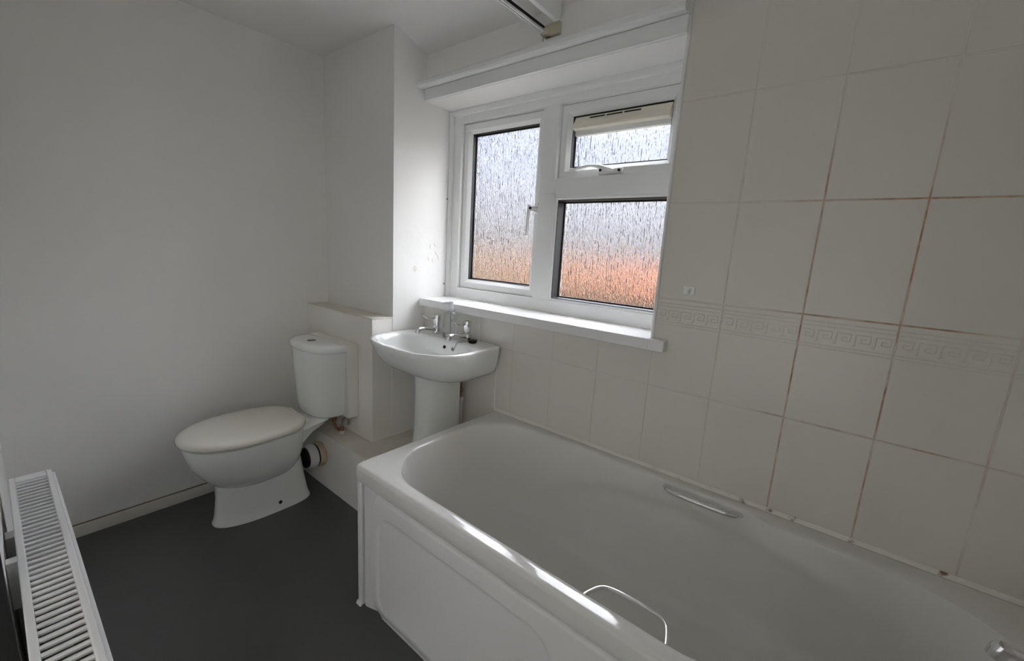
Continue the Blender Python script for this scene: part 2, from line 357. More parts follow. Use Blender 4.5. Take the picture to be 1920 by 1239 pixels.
# boxed-in pipework: step along the floor and the upright box behind the cistern
st = thing('trim_5', 'low boxed-in step of cream panels behind the toilet', 'boxing', (-1.65, -.2, 0)); st['kind'] = 'structure'
MB().box(XL, XB-.002, -.411, -.402, 0, .291).build('front_board', BOXING, st, bevel=.001)
MB().box(XL, XB-.002, -.413, .004, .291, .298).build('top_tile', LEDGE, st, bevel=.0015)
MB().box(XB-.012, XB-.003, -.40, .003, 0, .29).build('end_board', BOXING, st)
bx = thing('trim_6', 'waist-high cream boxing with ledge behind the cistern', 'boxing', (-1.9, -.25, .298)); bx['kind'] = 'structure'
MB().box(XL, XC-.0005, -.3045, YC, .298, .902).build('body', BOXING, bx, bevel=.0015)
MB().box(XL, XC, -.3055, YC, .902, .9085).build('ledge', LEDGE, bx, bevel=.0015)
MB().box(XC-.001, XC+.0018, -.1945, -.1905, .298, .908).build('joint', SEALANT, bx)

# ------------------------------------------------------------------ window
win = bpy.data.objects.new('window_1', None); C.objects.link(win); win.location = (-1.0, .155, 1.0); ORG['window_1'] = Vector((-1.0, .155, 1.0))
struct(win, 'white plastic window with rain-patterned obscure glass', 'window')
FY0, FY1 = .152, .235
fx0, fx1, fz0, fz1 = -1.588, -.412, .992, 1.904
MB().box(fx0, -1.523, FY0, FY1, fz0, fz1).build('frame_stile', UPVC, win, bevel=.002)
MB().box(-.452, fx1, FY0, FY1, fz0, fz1).build('frame_stile', UPVC, win, bevel=.002)
MB().box(-1.5235, -.4515, FY0, FY1, fz0, 1.047).build('frame_rail', UPVC, win, bevel=.002)
MB().box(-1.5235, -.4515, FY0, FY1, 1.849, fz1).build('frame_rail', UPVC, win, bevel=.002)
MB().box(-1.031, -.944, FY0, FY1, 1.0465, 1.5).box(-1.031, -.951, FY0, FY1, 1.4995, 1.8495).build('mullion', UPVC, win, bevel=.002)
MB().box(-.9525, -.4515, FY0, FY1, 1.484, 1.560).build('transom', UPVC, win, bevel=.002)
def sash(x0, x1, z0, z1, gx0, gx1, gz0, gz1, proud=True, name='sash'):
    y0 = .170 if proud else .153
    wd = .046
    p = [(0, .18), (0, y0), (.027, y0), (.031, y0+.001), (wd-.002, y0+.014), (wd, y0+.016), (wd, .222), (0, .222)] if proud else [(0, .20), (0, .158), (.004, .155), (.012, .160), (.012, .20)]
    s_ = MB().frame(x0, x1, z0, z1, p).build(name, UPVC, win, angle=25)
    if proud: MB().frame(x0-.0005, x1+.0005, z0-.0005, z1+.0005, [(0, .1712), (.0042, .1695), (.0042, .176), (0, .176)]).build('joint_gap_shade', mat('joint_grey', (.10, .10, .10), .6), s_, smooth=False)  # dark grey strip stands in for the shaded gap between sash and frame
    d = wd if proud else .012; yg, yp = (y0+.017, .206) if proud else (.159, .206)
    MB().frame(x0+d-.0005, x1-d+.0005, z0+d-.0005, z1-d+.0005, [(0, yg), (.0025, yg+.001), (.003, yp), (.009, yp+.001), (.009, yp+.008), (0, yp+.008)]).build('gasket', GASKET, s_, smooth=False)
    MB().box(x0+d, x1-d, yp+.0015, yp+.0065, z0+d, z1-d).build('pane', GLASS, s_, smooth=False)
    return s_
sL = sash(-1.523, -1.030, 1.047, 1.847, 0, 0, 0, 0)
sT = sash(-.952, -.452, 1.558, 1.850, 0, 0, 0, 0)
sF = sash(-.9445, -.4515, 1.0465, 1.4845, 0, 0, 0, 0, False, 'fixed_light')
# mitre lines at the sash corners
# handle of the side-hung sash: plate, boss, lever hanging down
h = MB().box(-1.049, -1.034, .152, .172, 1.418, 1.452).build('handle', UPVC, sL, bevel=.003)
hd = MB().tube([(-1.040, .158, 1.436), (-1.040, .130, 1.437), (-1.043, .108, 1.436)], [.012, .011, .010], 12)
hd.tube([(-1.043, .104, 1.449), (-1.044, .104, 1.43), (-1.047, .104, 1.38), (-1.050, .106, 1.322)], [(.009, .006)]*3+[(.008, .005)], 10).build('handle_lever', UPVC, sL, angle=50)
MB().lathe([(.0001, 0), (.0055, 0), (.0055, .006), (.0001, .006)], 0, 0, 12).build('handle_lock', DARK, sL)
lk = bpy.data.objects['handle_lock']; lk.location = Vector((-1.041, .099, 1.436)) + ORG['window_1'] - ORG['window_1']
lk.data.transform(Matrix.Translation(ORG['window_1'])); lk.data.transform(Matrix.Rotation(PI/2, 4, 'X')); lk.location = Vector((-1.034, .104, 1.436)) - ORG['window_1']
MB().box(-1.045, -1.041, .169, .1705, 1.458, 1.464).build('screw', GASKET, sL)
# handle of the top light: lever lying along the bottom rail
lev = catmull([(-.685, .152, 1.576), (-.71, .145, 1.580), (-.742, .140, 1.590), (-.78, .138, 1.597), (-.83, .139, 1.592), (-.875, .142, 1.585)], 5)
MB().tube(lev, [(.006+.0065*math.sin(PI*min(1, k/14)), .0045+.005*math.sin(PI*min(1, k/14))) for k in range(len(lev))], 10).build('handle_lever', UPVC, sT, angle=60)
MB().box(-.755, -.655, .156, .172, 1.564, 1.586).build('handle', UPVC, sT, bevel=.004)
for x in (-.722, -.655):
    MB().lathe([(.0001, 0), (.005, 0), (.005, .004), (.0001, .004)], 0, 0, 12).build('screw', GASKET, sT)
    q = [o for o in sT.children if o.name.startswith('screw')][-1]
    q.data.transform(Matrix.Translation(ORG['window_1'])); q.data.transform(Matrix.Rotation(PI/2, 4, 'X')); q.location = Vector((x-.012, .152 if x < -.7 else .1575, 1.576)) - ORG['window_1']
    if x < -.7: q.location.y -= .0165
# trickle ventilator clipped over the head of the top light
vn = MB().extr([(.205, 1.7965), (.182, 1.7965), (.172, 1.777), (.168, 1.774), (.163, 1.762), (.165, 1.750), (.174, 1.745), (.205, 1.745)], -.892, -.500).build('ventilator', CREAM, sT, bevel=.0015)
MB().box(-.894, -.499, .188, .207, 1.728, 1.746).build('ventilator_base', UPVC, sT, bevel=.001)
for xa in (-.825, -.752, -.679):
    MB().extr([(.1756, 1.7850), (.1786, 1.7908), (.1800, 1.7902), (.1770, 1.7842)], xa, xa+.066).build('slot', DARK, vn, smooth=False)
    # beads around the frame against reveal
tl = MB().extr([(XC, .152), (XC, .136), (XC+.008, .133), (XC+.018, .138), (XC+.022, .146), (XC+.022, .152)], .992, 1.903, 'z').build('trim_7', UPVC)
struct(tl, 'slim white bead between window frame and column', 'bead')
tt = MB().extr([(.152, 1.9045), (.134, 1.9065), (.133, 1.892), (.137, 1.884), (.152, 1.882)], XC+.022, XW-.005).build('trim_8', UPVC)
struct(tt, 'slim white bead along the head of the window', 'bead')
sb = MB().box(XC, XW, -.036, .154, .9545, .992).box(XW-.001, -.353, -.036, -.001, .9545, .992).build('window_sill', SILLW, bevel=.002)
struct(sb, 'glossy white window sill board projecting past the opening', 'window sill')
# moulded rail over the opening
rl = MB().extr([(-.012, 2.0), (-.030, 2.002), (-.058, 1.989), (-.066, 1.978), (-.066, 1.964), (-.060, 1.957), (-.042, 1.957), (-.040, 1.961), (-.012, 1.963)], XC, XW+.004).build('trim_9', UPVC, angle=25)
struct(rl, 'white painted moulded rail running above the window', 'rail')
fa = MB().extr([(-.012, 1.963), (-.026, 1.961), (-.026, 1.912), (-.012, 1.912)], XC+.001, XW+.002).build('trim_10', UPVC, bevel=.001)
struct(fa, 'flat white fascia strip beneath the moulded rail', 'fascia')
pc = thing('pull_cord_pipe', 'short white painted pipe standing in the corner over the window rail', 'pipe', (XW-.006, -.034, 1.985))
MB().tube([(XW-.010, -.030, 1.985), (XW-.010, -.030, 2.105)], .006, 10).build('pipe', UPVC, pc)
MB().lathe([(.0001, 0), (.009, 0), (.009, .012), (.0001, .012)], XW-.010, -.030, 14, 1.984).build('clip', UPVC, pc)

# ------------------------------------------------------------------ overhead track and board
ct = thing('curtain_track', 'thin white slotted curtain track running out from the wall over the window', 'curtain track', (-.917, -.012, 2.03))
for xa in (-.924, -.9145):
    MB().box(xa, xa+.005, -1.30, -.035, 2.026, 2.036).build('track_lip', UPVC, ct)
MB().box(-.924, -.9095, -1.30, -.035, 2.034, 2.045).build('track_back', GASKET, ct)
MB().box(-.926, -.900, -.05, -.0121, 2.018, 2.040).box(-.918, -.858, -.030, -.0121, 2.018, 2.058).build('bracket', BEIGE, ct, bevel=.002)
MB().box(-.9225, -.911, -.052, -.044, 2.0245, 2.046).build('end_stop', UPVC, ct)
for k, y in enumerate((-1.2, -.7)): MB().box(-.921, -.912, y, y+.02, 2.045, 2.1685).build('hanger', UPVC, ct)
MB().tube([(-.9285, -.028, 2.026), (-.9285, -.029, 2.0), (-.9265, -.029, 1.9965), (-.9245, -.029, 2.0), (-.9245, -.028, 2.022)], .0012, 6).build('hook_wire', CLEAR, ct)
bd = MB().extr([(-1.30, 2.054), (-.075, 2.047), (-.054, 2.044), (-.044, 2.049), (-.034, 2.066), (-.033, 2.116), (-.08, 2.140), (-.24, 2.1685), (-1.30, 2.1685)], -.868, -.850).build('pelmet_board', UPVC, bevel=.003)
tag(bd, 'white board with chipped edge fixed to the ceiling beside the curtain track', 'board')

# ------------------------------------------------------------------ bath
bath = thing('bathtub', 'white acrylic bathtub along the tiled wall', 'bathtub', (-.24, -.35, 0))
X0, X1, Y0, Y1 = XB, XR-.002, -.702, -.003
def rrect(x0, x1, y0, y1, r, n=14, ks=44, ke=14):
    # r: radii per corner (x1y0, x1y1, x0y1, x0y0); rounded rectangle with the same count of points every time
    out = []
    cs = [((x1-r[0], y0+r[0]), r[0], -PI/2), ((x1-r[1], y1-r[1]), r[1], 0), ((x0+r[2], y1-r[2]), r[2], PI/2), ((x0+r[3], y0+r[3]), r[3], PI)]
    sides = (ke, ks, ke, ks)
    for i, ((cx, cy), rr, a0) in enumerate(cs):
        arc = [(cx+rr*math.cos(a0+k/n*PI/2), cy+rr*math.sin(a0+k/n*PI/2)) for k in range(n+1)]
        out += arc
        (nx, ny), nr, na = cs[(i+1) % 4]
        e = (nx+nr*math.cos(na), ny+nr*math.sin(na)); s0 = arc[-1]; m = sides[i]
        out += [(s0[0]+(e[0]-s0[0])*k/m, s0[1]+(e[1]-s0[1])*k/m) for k in range(1, m)]
    return out
def shoulder(p):
    # the rim widens towards the taps, after the hand grips
    x, y = p; k = sstep(-.05, .05, x)
    return (x, y+.028*k) if y < -.35 else (x, y-.030*k)
outer = rrect(X0, X1, Y0, Y1, (.02, .005, .005, .022))
def ins(d): return rrect(X0+d, X1-d, Y0+d, Y1-d, (.02, .01, .01, .022))
inner = [shoulder(p) for p in rrect(-1.035, .52, -.652, -.046, (.20, .24, .19, .20))]
bott = rrect(-.76, .41, -.50, -.20, (.12, .12, .14, .14))
rings = []
def z3(r, z): return [(x, y, z) for x, y in r]
def mixr(a, b, t): return [(p[0]+(q[0]-p[0])*t, p[1]+(q[1]-p[1])*t) for p, q in zip(a, b)]
rings += [z3(ins(.014), HB-.055), z3(ins(.002), HB-.055), z3(outer, HB-.050), z3(outer, HB-.03)]
for a in (0, 18, 36, 54, 72, 90):
    A = math.radians(a); rings.append(z3(ins(.013*(1-math.cos(A))), HB-.013+.013*math.sin(A)))
rimo = ins(.015)
for t_ in (.0, .35, .62): rings.append(z3(mixr(rimo, inner, t_), HB))
rings.append(z3(mixr(rimo, inner, .85), HB-.0012))
prof = catmull([(0, .012), (.018, .05), (.05, .13), (.10, .28), (.17, .48), (.27, .68), (.42, .85), (.62, .95), (.82, .985), (1, 1)], 3)
DEP = .372
for q in prof:
    h_, zf = q[0], q[1]
    r = mixr(inner, bott, h_); z = HB-.002-DEP*zf
    rr = []
    for i, (x, y) in enumerate(r):
        # elbow recess moulded in both long flanks
        if zf > .02 and -.78 < x < .4:
            e = ((x+.16)/.62)**2 + ((zf-.78)/.60)**2
            k = (1-sstep(.80, 1.02, e))*.020*(1-sstep(.80, .95, zf))
            y = y+k if y > -.35 else y-k
        rr.append((x, y))
    rings.append(z3(rr, z))
rings.append(z3(mixr(bott, [(-.15, -.35)]*len(bott), .5), HB-DEP-.005)); rings.append(z3(mixr(bott, [(-.15, -.35)]*len(bott), .96), HB-DEP-.007))
MB().loft(rings, cap0=False).build('tub', ACRYLIC, bath, angle=60)
# moulded front panel
def panel_y(x, z):
    y = -.684
    # outer moulded field with bowed end
    t = z/.47; xe = -.975-.045*math.sin(PI*max(0, min(1, t)))**.7
    d1 = min(x-xe, .555-x, .47-z)
    y -= .011*sstep(-.004, .010, d1)
    y += .010*math.exp(-((d1+.002)/.006)**2)*(1 if .44 < z < .5 else .35)
    # inner recessed fields
    for (a, b) in ((-.967, -.292), (-.215, .49)):
        cx, hw = (a+b)/2, (b-a)/2; r = .075; zt, zb = .405, .04
        cz, hz = (zt+zb)/2, (zt-zb)/2
        qx, qz = abs(x-cx)-hw+r, abs(z-cz)-hz+r
        dd = math.hypot(max(qx, 0), max(qz, 0))+min(max(qx, qz), 0)-r
        y += .006*sstep(.004, -.008, dd)*sstep(.0, .16, z)
    y += .018*sstep(.06, 0, z)*sstep(-1.06, -.98, x)
    return y
nx, nz = 300, 90
px0, px1 = -1.0545, XR-.004
g = MB(); vs = []; fs = []
for j in range(nz+1):
    for i in range(nx+1):
        x = px0+(px1-px0)*(i/nx if False else (i/nx)**1.25); z = .498*j/nz; vs.append((x, panel_y(x, z), z))
for j in range(nz):
    for i in range(nx):
        a = j*(nx+1)+i; fs.append((a, a+1, a+nx+2, a+nx+1))
g.add(vs, fs).build('front_panel', PANEL, bath, angle=60)
MB().box(XB+.001, -1.0615, -.6915, -.012, 0, .499).build('end_panel', PANEL, bath, bevel=.003)
MB().box(-1.063, -1.053, -.679, -.672, .01, .497).build('panel_gap', DARK, bath)
MB().extr([(-.693, 0), (-.700, 0), (-.693, .012)], XB+.0005, -1.061).build('floor_sealant', SEALANT, bath, angle=20)
# chrome hand grips on both flanks
def grip(pts, r, name, par):
    p = catmull(pts, 6); n = len(p)
    return MB().tube(p, [(r[0]+(r[1]-r[0])*abs(2*k/(n-1)-1)**3, r[2]) for k in range(n)], 12).build(name, CHROME, par, angle=60)
gb = grip([(-.278, -.046, .514), (-.268, -.068, .518), (-.235, -.079, .520), (-.17, -.081, .520), (-.10, -.079, .520), (-.072, -.068, .518), (-.062, -.046, .514)], (.011, .015, .0085), 'hand_grip', bath)
gf = grip([(-.262, -.655, .505), (-.255, -.62, .508), (-.232, -.580, .508), (-.165, -.570, .508), (-.10, -.578, .508), (-.078, -.615, .506), (-.072, -.655, .503)], (.0045, .0065, .0045), 'hand_grip', bath)
# waste and overflow
MB().lathe([(.0001, .001), (.03, .002), (.034, 0)], .30, -.35, 20, HB-DEP-.004).build('waste', CHROME, bath)

# ------------------------------------------------------------------ pillar taps
def tap(name, label, x, y, z, ang, sc_=1.0, lever=True, group=None):
    t = thing(name, label, 'tap', (x, y, z), group)
    T = Matrix.Translation((x, y, z)) @ Matrix.Rotation(ang, 4, 'Z') @ Matrix.Scale(sc_, 4)   # spout along local -y
    def put(mb, nm, m=CHROME, a=50):
        mb.v = [tuple(T @ Vector(v)) for v in mb.v]; return mb.build(nm, m, t, angle=a)
    put(MB().lathe([(.0001, .0006), (.022, .0006), (.0225, .004), (.020, .006), (.0215, .010), (.0205, .022), (.018, .030), (.0135, .036), (.0001, .037)], 0, 0, 24), 'body')
    sp = catmull([(0, .004, .018), (0, -.03, .021), (0, -.06, .027), (0, -.085, .031), (0, -.102, .031)], 4)
    mb = MB().tube(sp, [(.014-.004*k/(len(sp)-1), .012-.004*k/(len(sp)-1)) for k in range(len(sp))], 14)
    put(mb, 'spout')
    put(MB().tube([(0, -.100, .034), (0, -.103, .026), (0, -.106, .014)], [.0095, .011, .0105], 14), 'nozzle')
    b = put(MB().lathe([(.0001, .036), (.0140, .036), (.0148, .040), (.0180, .058), (.0198, .078), (.0186, .084), (.0001, .086)], 0, 0, 24), 'headgear')
    if sc_ > 1.2: MB().lathe([(.0001, 0), (.031, 0), (.031, .004), (.026, .008), (.026, .021), (.0001, .021)], x, y, 24, z-.0199).build('shank', CHROME, t)
    if lever:
        lv = catmull([(0, -.008, .070), (0, -.03, .071), (0, -.052, .074), (0, -.070, .082), (0, -.083, .092)], 4)
        put(MB().tube(lv, [(.006+.004*(k/(len(lv)-1))**3, .0045) for k in range(len(lv))], 10), 'lever')
    return t
ZD = .8385
tap('basin_tap', 'chrome lever tap on the washbasin beside the column', -1.43, -.058, ZD, 0, 1.1)
tp2 = tap('basin_tap', 'chrome lever tap on the washbasin with the black plug behind it', -1.230, -.052, ZD, 0, 1.1)
tap('bath_tap', 'chrome bath tap on the rim, farther from the tiles', .546, -.455, HB+.02, -PI/2, 1.3)
tap('bath_tap', 'chrome bath tap on the rim, closer to the tiles', .546, -.303, HB+.02, -PI/2, 1.3)

# ------------------------------------------------------------------ washbasin
bs = thing('washbasin', 'white ceramic pedestal washbasin below the window sill', 'washbasin', (-1.335, -.1, .298))
BX = -1.322
def sell(cx, hw, y0, bf, bb, nf, nb, N=96):
    out = []
    for k in range(N):
        a = 2*PI*k/N; c, s = math.cos(a), math.sin(a); n = nf if s < 0 else nb; b = bf if s < 0 else bb
        out.append((cx+hw*math.copysign(abs(c)**(2/n), c), y0+b*math.copysign(abs(s)**(2/n), s)))
    return out
def basin_outer(sx, sy):   # scaled about the middle of the back edge
    return [(BX+(x-BX)*sx*(1+.035*sstep(-.15, -.27, y)), -.010+(y+.010)*sy) for x, y in sell(BX, .273, -.16, .245, .150, 2.6, 12)]
R = []
for sx, sy, z in ((.36, .52, .690), (.62, .62, .693), (.79, .72, .703), (.89, .81, .722), (.94, .885, .747), (.972, .943, .779), (.993, .982, .811), (1.0, 1.0, .832)): R.append(z3(basin_outer(sx, sy), z))
R.append(z3(basin_outer(.997, .998), .837)); R.append(z3(basin_outer(.985, .99), .840))
bi = sell(BX, .236, -.247, .135, .135, 2.4, 3.4)
oo = basin_outer(.985, .99)
R.append(z3(mixr(oo, bi, .5), .8395)); R.append(z3(mixr(oo, bi, .9), .838)); R.append(z3(bi, .835))
for s, z in ((.965, .826), (.93, .806), (.87, .778), (.76, .748), (.58, .724), (.34, .712), (.12, .709)):
    R.append([(BX+(x-BX)*s, -.225+(y+.225)*s, z) for x, y in bi])
MB().loft(R).build('bowl', CERAMIC, bs, angle=60)
def dcol(cx, hw, yf, yb, n=28):
    return [(cx+hw*math.cos(PI+PI*k/n), yb+(yf-yb)*(math.sin(PI*k/n))**.8) for k in range(n+1)]
MB().loft([z3(dcol(BX-.012, w*.955, yf, -.075), z) for w, yf, z in ((.112, -.262, .2985), (.108, -.255, .33), (.098, -.245, .42), (.097, -.243, .60), (.100, -.247, .70), (.104, -.25, .72))]).build('pedestal', CERAMIC, bs, angle=60)
# overflow hole, chain stay, chain, plug
def disc(name, c, nrm, r, m, par, depth=.002):
    c = Vector(c); nrm = Vector(nrm).normalized()
    return MB().tube([c-nrm*depth, c+nrm*depth], r, 16).build(name, m, par)
disc('overflow_hole', (BX+.018, -.1215, .806), (0, -1, .35), .0075, DARK, bs)
disc('waste', (BX, -.225, .7105), (0, 0, 1), .021, CHROME, bs)
pl = thing('sink_plug', 'black rubber plug with chain on the washbasin deck', 'plug', (-1.205, -.055, ZD))
MB().lathe([(.0001, .0005), (.017, .0005), (.0205, .006), (.0215, .012), (.017, .0135), (.0001, .0135)], -1.186, -.062, 20, ZD).build('plug', RUBBER, pl)
disc('chain_stay', (-1.248, -.1215, .806), (0, -1, .3), .008, CHROME, bs, .004)
MB().tube(catmull([(-1.247, -.1285, .806), (-1.238, -.1285, .802), (-1.231, -.124, .822), (-1.228, -.113, .839), (-1.215, -.092, .8425), (-1.196, -.070, .850)], 6), .0017, 6).build('chain', STEEL, bs)
# supply pipework under the basin
pp = thing('supply_pipe', 'white supply pipe with copper tail behind the pedestal', 'pipe', (-1.262, -.045, .298))
MB().tube([(-1.262, -.045, .298), (-1.262, -.045, .545)], .0085, 12).build('pipe', PVC, pp)
MB().lathe([(.0085, 0), (.013, .002), (.013, .016), (.0085, .019)], -1.262, -.045, 14, .545).build('coupling', PVC, pp)
MB().tube(catmull([(-1.262, -.045, .56), (-1.264, -.045, .60), (-1.262, -.047, .64), (-1.268, -.048, .665), (-1.274, -.05, .687)], 5), .006, 10).build('copper_tail', COPPER, pp)
MB().lathe([(.006, 0), (.0095, .002), (.0095, .018), (.006, .02)], -1.263, -.045, 8, .585).build('nut', COPPER, pp)
# ------------------------------------------------------------------ soap bottle on the basin
bo = thing('soap_bottle', 'clear plastic pump soap bottle between the basin taps', 'bottle', (-1.333, -.062, ZD))
bx_, by_ = -1.333, -.062
BR = 1.28
MB().lathe([(r*BR, z) for r, z in ((.0001, .001), (.021, .001), (.0255, .005), (.027, .012), (.0262, .03), (.0255, .06), (.0265, .092), (.0268, .104), (.024, .114), (.017, .121), (.0105, .124), (.0105, .130))], bx_, by_, 28, ZD).build('body', CLEAR, bo, angle=60)
MB().lathe([(r*BR, z) for r, z in ((.0001, .002), (.019, .002), (.0225, .006), (.0235, .010), (.0001, .0105))], bx_, by_, 24, ZD).build('soap_residue', CLEAR, bo)
pm = MB().lathe([(.0137, .122), (.0142, .124), (.0142, .138), (.0115, .141), (.0115, .146), (.010, .150), (.0105, .162), (.0095, .168), (.0001, .169)], bx_, by_, 20, ZD)
pm.tube([(bx_, by_, ZD+.161), (bx_-.012, by_-.022, ZD+.162), (bx_-.017, by_-.032, ZD+.158)], [.006, .005, .004], 10)
FROST = mat('frosted_plastic', (.86, .87, .88), .25, Transmission_Weight=.5)
pm.build('pump', FROST, bo, angle=50)
MB().tube([(bx_+.002, by_, ZD+.012), (bx_, by_, ZD+.12)], .003, 8).build('dip_tube', CLEAR, bo)
LG = mat('label_green', (.22, .30, .05), .5); LB = mat('label_black', (.02, .02, .02), .5); LW = mat('label_white', (.7, .7, .68), .5)
def wrap(a0, a1, za, zb, r, m, nm):
    n = 6; ring = []
    mb = MB(); vs = []; fs = []
    for k in range(n+1):
        a = a0+(a1-a0)*k/n
        for z in (za, zb): vs.append((bx_+r*math.cos(a), by_+r*math.sin(a), ZD+z))
    for k in range(n): fs.append((2*k, 2*k+2, 2*k+3, 2*k+1))
    return mb.add(vs, fs).build(nm, m, bo)
wrap(PI*1.14, PI*1.40, .062, .084, .0268*BR, LG, 'label_band'); wrap(PI*1.14, PI*1.38, .044, .0615, .0268*BR, LB, 'label_band'); wrap(PI*1.18, PI*1.36, .072, .0765, .0272*BR, LW, 'label_band')

# ------------------------------------------------------------------ toilet
TX = -1.905
wc = thing('toilet', 'white ceramic close-coupled toilet facing away from the boxing', 'toilet', (TX, -.65, 0))
def egg(hw, yf, yb, n1=2.0, n2=2.6, N=64, mid=.52):
    ym = yb+(yf-yb)*mid
    out = []
    for k in range(N):
        a = 2*PI*k/N; c, s = math.cos(a), math.sin(a); n = n1 if s < 0 else n2; b = (ym-yf) if s < 0 else (yb-ym)
        out.append((TX+hw*math.copysign(abs(c)**(2/n), c), ym+b*math.copysign(abs(s)**(2/n), s)))
    return out
# bowl
B = []
for hw, yf, yb, z in ((.055, -.80, -.60, .150), (.082, -.845, -.57, .162), (.106, -.880, -.55, .187), (.128, -.913, -.535, .222), (.146, -.940, -.525, .262), (.160, -.962, -.518, .305), (.169, -.974, -.513, .345), (.173, -.980, -.51, .375), (.172, -.979, -.51, .386), (.160, -.965, -.52, .391), (.10, -.90, -.58, .391)):
    B.append(z3(egg(hw, yf, yb, 2.0, 3.0), z))
MB().loft(B).build('bowl', CERAMIC, wc, angle=60)
# foot
F = []
for hw, yf, yb, z in ((.094, -.895, -.488, 0), (.0945, -.896, -.487, .006), (.090, -.890, -.492, .014), (.088, -.884, -.500, .05), (.089, -.876, -.512, .12), (.096, -.876, -.524, .20), (.104, -.880, -.535, .26), (.108, -.88, -.545, .30)):
    F.append(z3(egg(hw, yf, yb, 2.3, 3.6, mid=.45), z))
MB().loft(F).build('foot', CERAMIC, wc, angle=60)
# shelf that carries the cistern
S = []
for y, hw, zb in ((-.418, .112, .384), (-.43, .118, .378), (-.45, .12, .366), (-.50, .122, .345), (-.54, .128, .315), (-.60, .13, .29)):
    zt = .4035 if y > -.47 else .4035-.013*sstep(-.47, -.53, y)
    r_ = .012; S.append([(TX-hw, y, zt-r_), (TX-hw+r_, y, zt), (TX+hw-r_, y, zt), (TX+hw, y, zt-r_), (TX+hw-.01, y, zb+.006), (TX+hw-.03, y, zb), (TX-hw+.03, y, zb), (TX-hw+.01, y, zb+.006)])
MB().loft(S).build('shelf', CERAMIC, wc, angle=50)
# seat ring and lid
MB().loft([z3(egg(.168, -.978, -.53, 2.0, 4), .3915), z3(egg(.172, -.982, -.528, 2.0, 4), .395), z3(egg(.170, -.98, -.53, 2.0, 4), .401)]).build('seat', SEAT, wc, angle=60)
LD = []
for s, z in ((.95, .4005), (.985, .4015), (1.0, .406), (1.0, .416), (.985, .4235), (.95, .4285), (.86, .4325), (.6, .436), (.2, .437)):
    e = egg(.186, -.996, -.515, 2.05, 3.2, mid=.50); cy = -.755
    LD.append([(TX+(x-TX)*s, cy+(y-cy)*(1-(1-s)*.8 if s > .9 else s), z) for x, y in e])
MB().loft(LD).build('seat_lid', SEAT, wc, angle=60)
for x in (-.075, .075):
    MB().tube([(TX+x-.018, -.512, .408), (TX+x+.018, -.512, .408)], .010, 12).build('hinge', SEAT, wc)
# cistern
def dsh(hw, yf, yb, n=3.0, N=40):
    out = []
    for k in range(N+1):
        a = PI+PI*k/N; c, s = math.cos(a), math.sin(a)
        out.append((TX+hw*math.copysign(abs(c)**(2/n), c), yb-(yb-yf)*abs(s)**(2/n)))
    return out
ci = []
for hw, yf, z in ((.120, -.455, .404), (.146, -.478, .406), (.153, -.485, .416), (.159, -.489, .46), (.166, -.494, .55), (.175, -.499, .66), (.180, -.502, .732)): ci.append(z3(dsh(hw, yf, -.362, 2.7), z))
cs = MB().loft(ci).build('cistern', CERAMIC, wc, angle=60)
li = []
for d, z in ((.000, .732), (.004, .734), (.006, .740), (.006, .752), (.003, .760), (-.004, .7655), (-.02, .769), (-.06, .771)): li.append(z3(dsh(.182+d, -.504-d, -.360 if d > -.01 else -.362+d*.4, 2.7), z))
MB().loft(li).build('lid', CERAMIC, cs, angle=60)
MB().lathe([(.0001, 0), (.019, 0), (.019, .002), (.017, .0035), (.0001, .0035)], TX+.005, -.440, 24, .7705).build('flush_button', STEEL if False else mat('button_chrome', (.22, .22, .22), .35, .8), cs)
MB().box(TX-.185, TX+.192, -.3605, -.306, .402, .766).build('backing_board', BOXING, wc, bevel=.001)
disc('fixing_hole', (TX+.0893, -.648, .040), (1, 0, 0), .008, DARK, wc, .0015)
# waste connector into the step
wa = thing('waste_connector', 'grey-white ribbed waste connector from the toilet into the step', 'pipe', (TX+.012, -.45, .17))
WX, WZ = TX+.014, .178
def ringx(prof, nm, m): MB().loft([[(WX+r*math.cos(2*PI*k/32), y, WZ+r*math.sin(2*PI*k/32)) for k in range(32)] for y, r in prof]).build(nm, m, wa, angle=30)
ringx([(-.499, .050), (-.488, .051)], 'neck_gap_shade', GASKET)  # black ring puts in the shade of the gap between foot and collar
ringx([(-.490, .052), (-.487, .057), (-.470, .059), (-.468, .061), (-.462, .061), (-.460, .057), (-.448, .056)], 'collar', PVC)
ringx([(-.450, .0555), (-.447, .053), (-.441, .053), (-.439, .0555)], 'seal', GASKET)
ringx([(-.440, .060), (-.436, .063), (-.420, .064), (-.4115, .061)], 'flange', TAPEY)
# cistern feed hoses
fh = thing('feed_hose', 'bent braided steel hose under the cistern', 'hose', (-1.79, -.345, .298))
MB().tube(catmull([(-1.792, -.352, .335), (-1.788, -.350, .365), (-1.776, -.345, .385), (-1.762, -.338, .3905), (-1.757, -.334, .378), (-1.762, -.333, .350)], 6), .0065, 10).build('hose', STEEL, fh)
MB().lathe([(.0085, 0), (.011, .002), (.011, .020), (.0075, .024)], -1.792, -.352, 6, .312).build('nut', COPPER, fh)
MB().lathe([(.012, 0), (.0135, .001), (.0135, .011), (.009, .014)], -1.792, -.352, 8, .2982).build('base_nut', CREAM, fh)
cp = thing('copper_feed', 'tarnished copper feed pipe under the cistern', 'pipe', (-1.83, -.34, .298))
MB().tube(catmull([(-1.845, -.362, .399), (-1.845, -.362, .345), (-1.838, -.358, .318), (-1.82, -.352, .309), (-1.805, -.352, .309)], 5), .0065, 10).build('pipe', COPPER, cp)
MB().lathe([(.007, 0), (.0115, .002), (.0115, .022), (.007, .024)], -1.845, -.362, 6, .348).build('nut', COPPER, cp)
MB().lathe([(.007, 0), (.0125, .002), (.0125, .018), (.007, .02)], -1.845, -.362, 12, .3745).build('valve', PVC, cp)

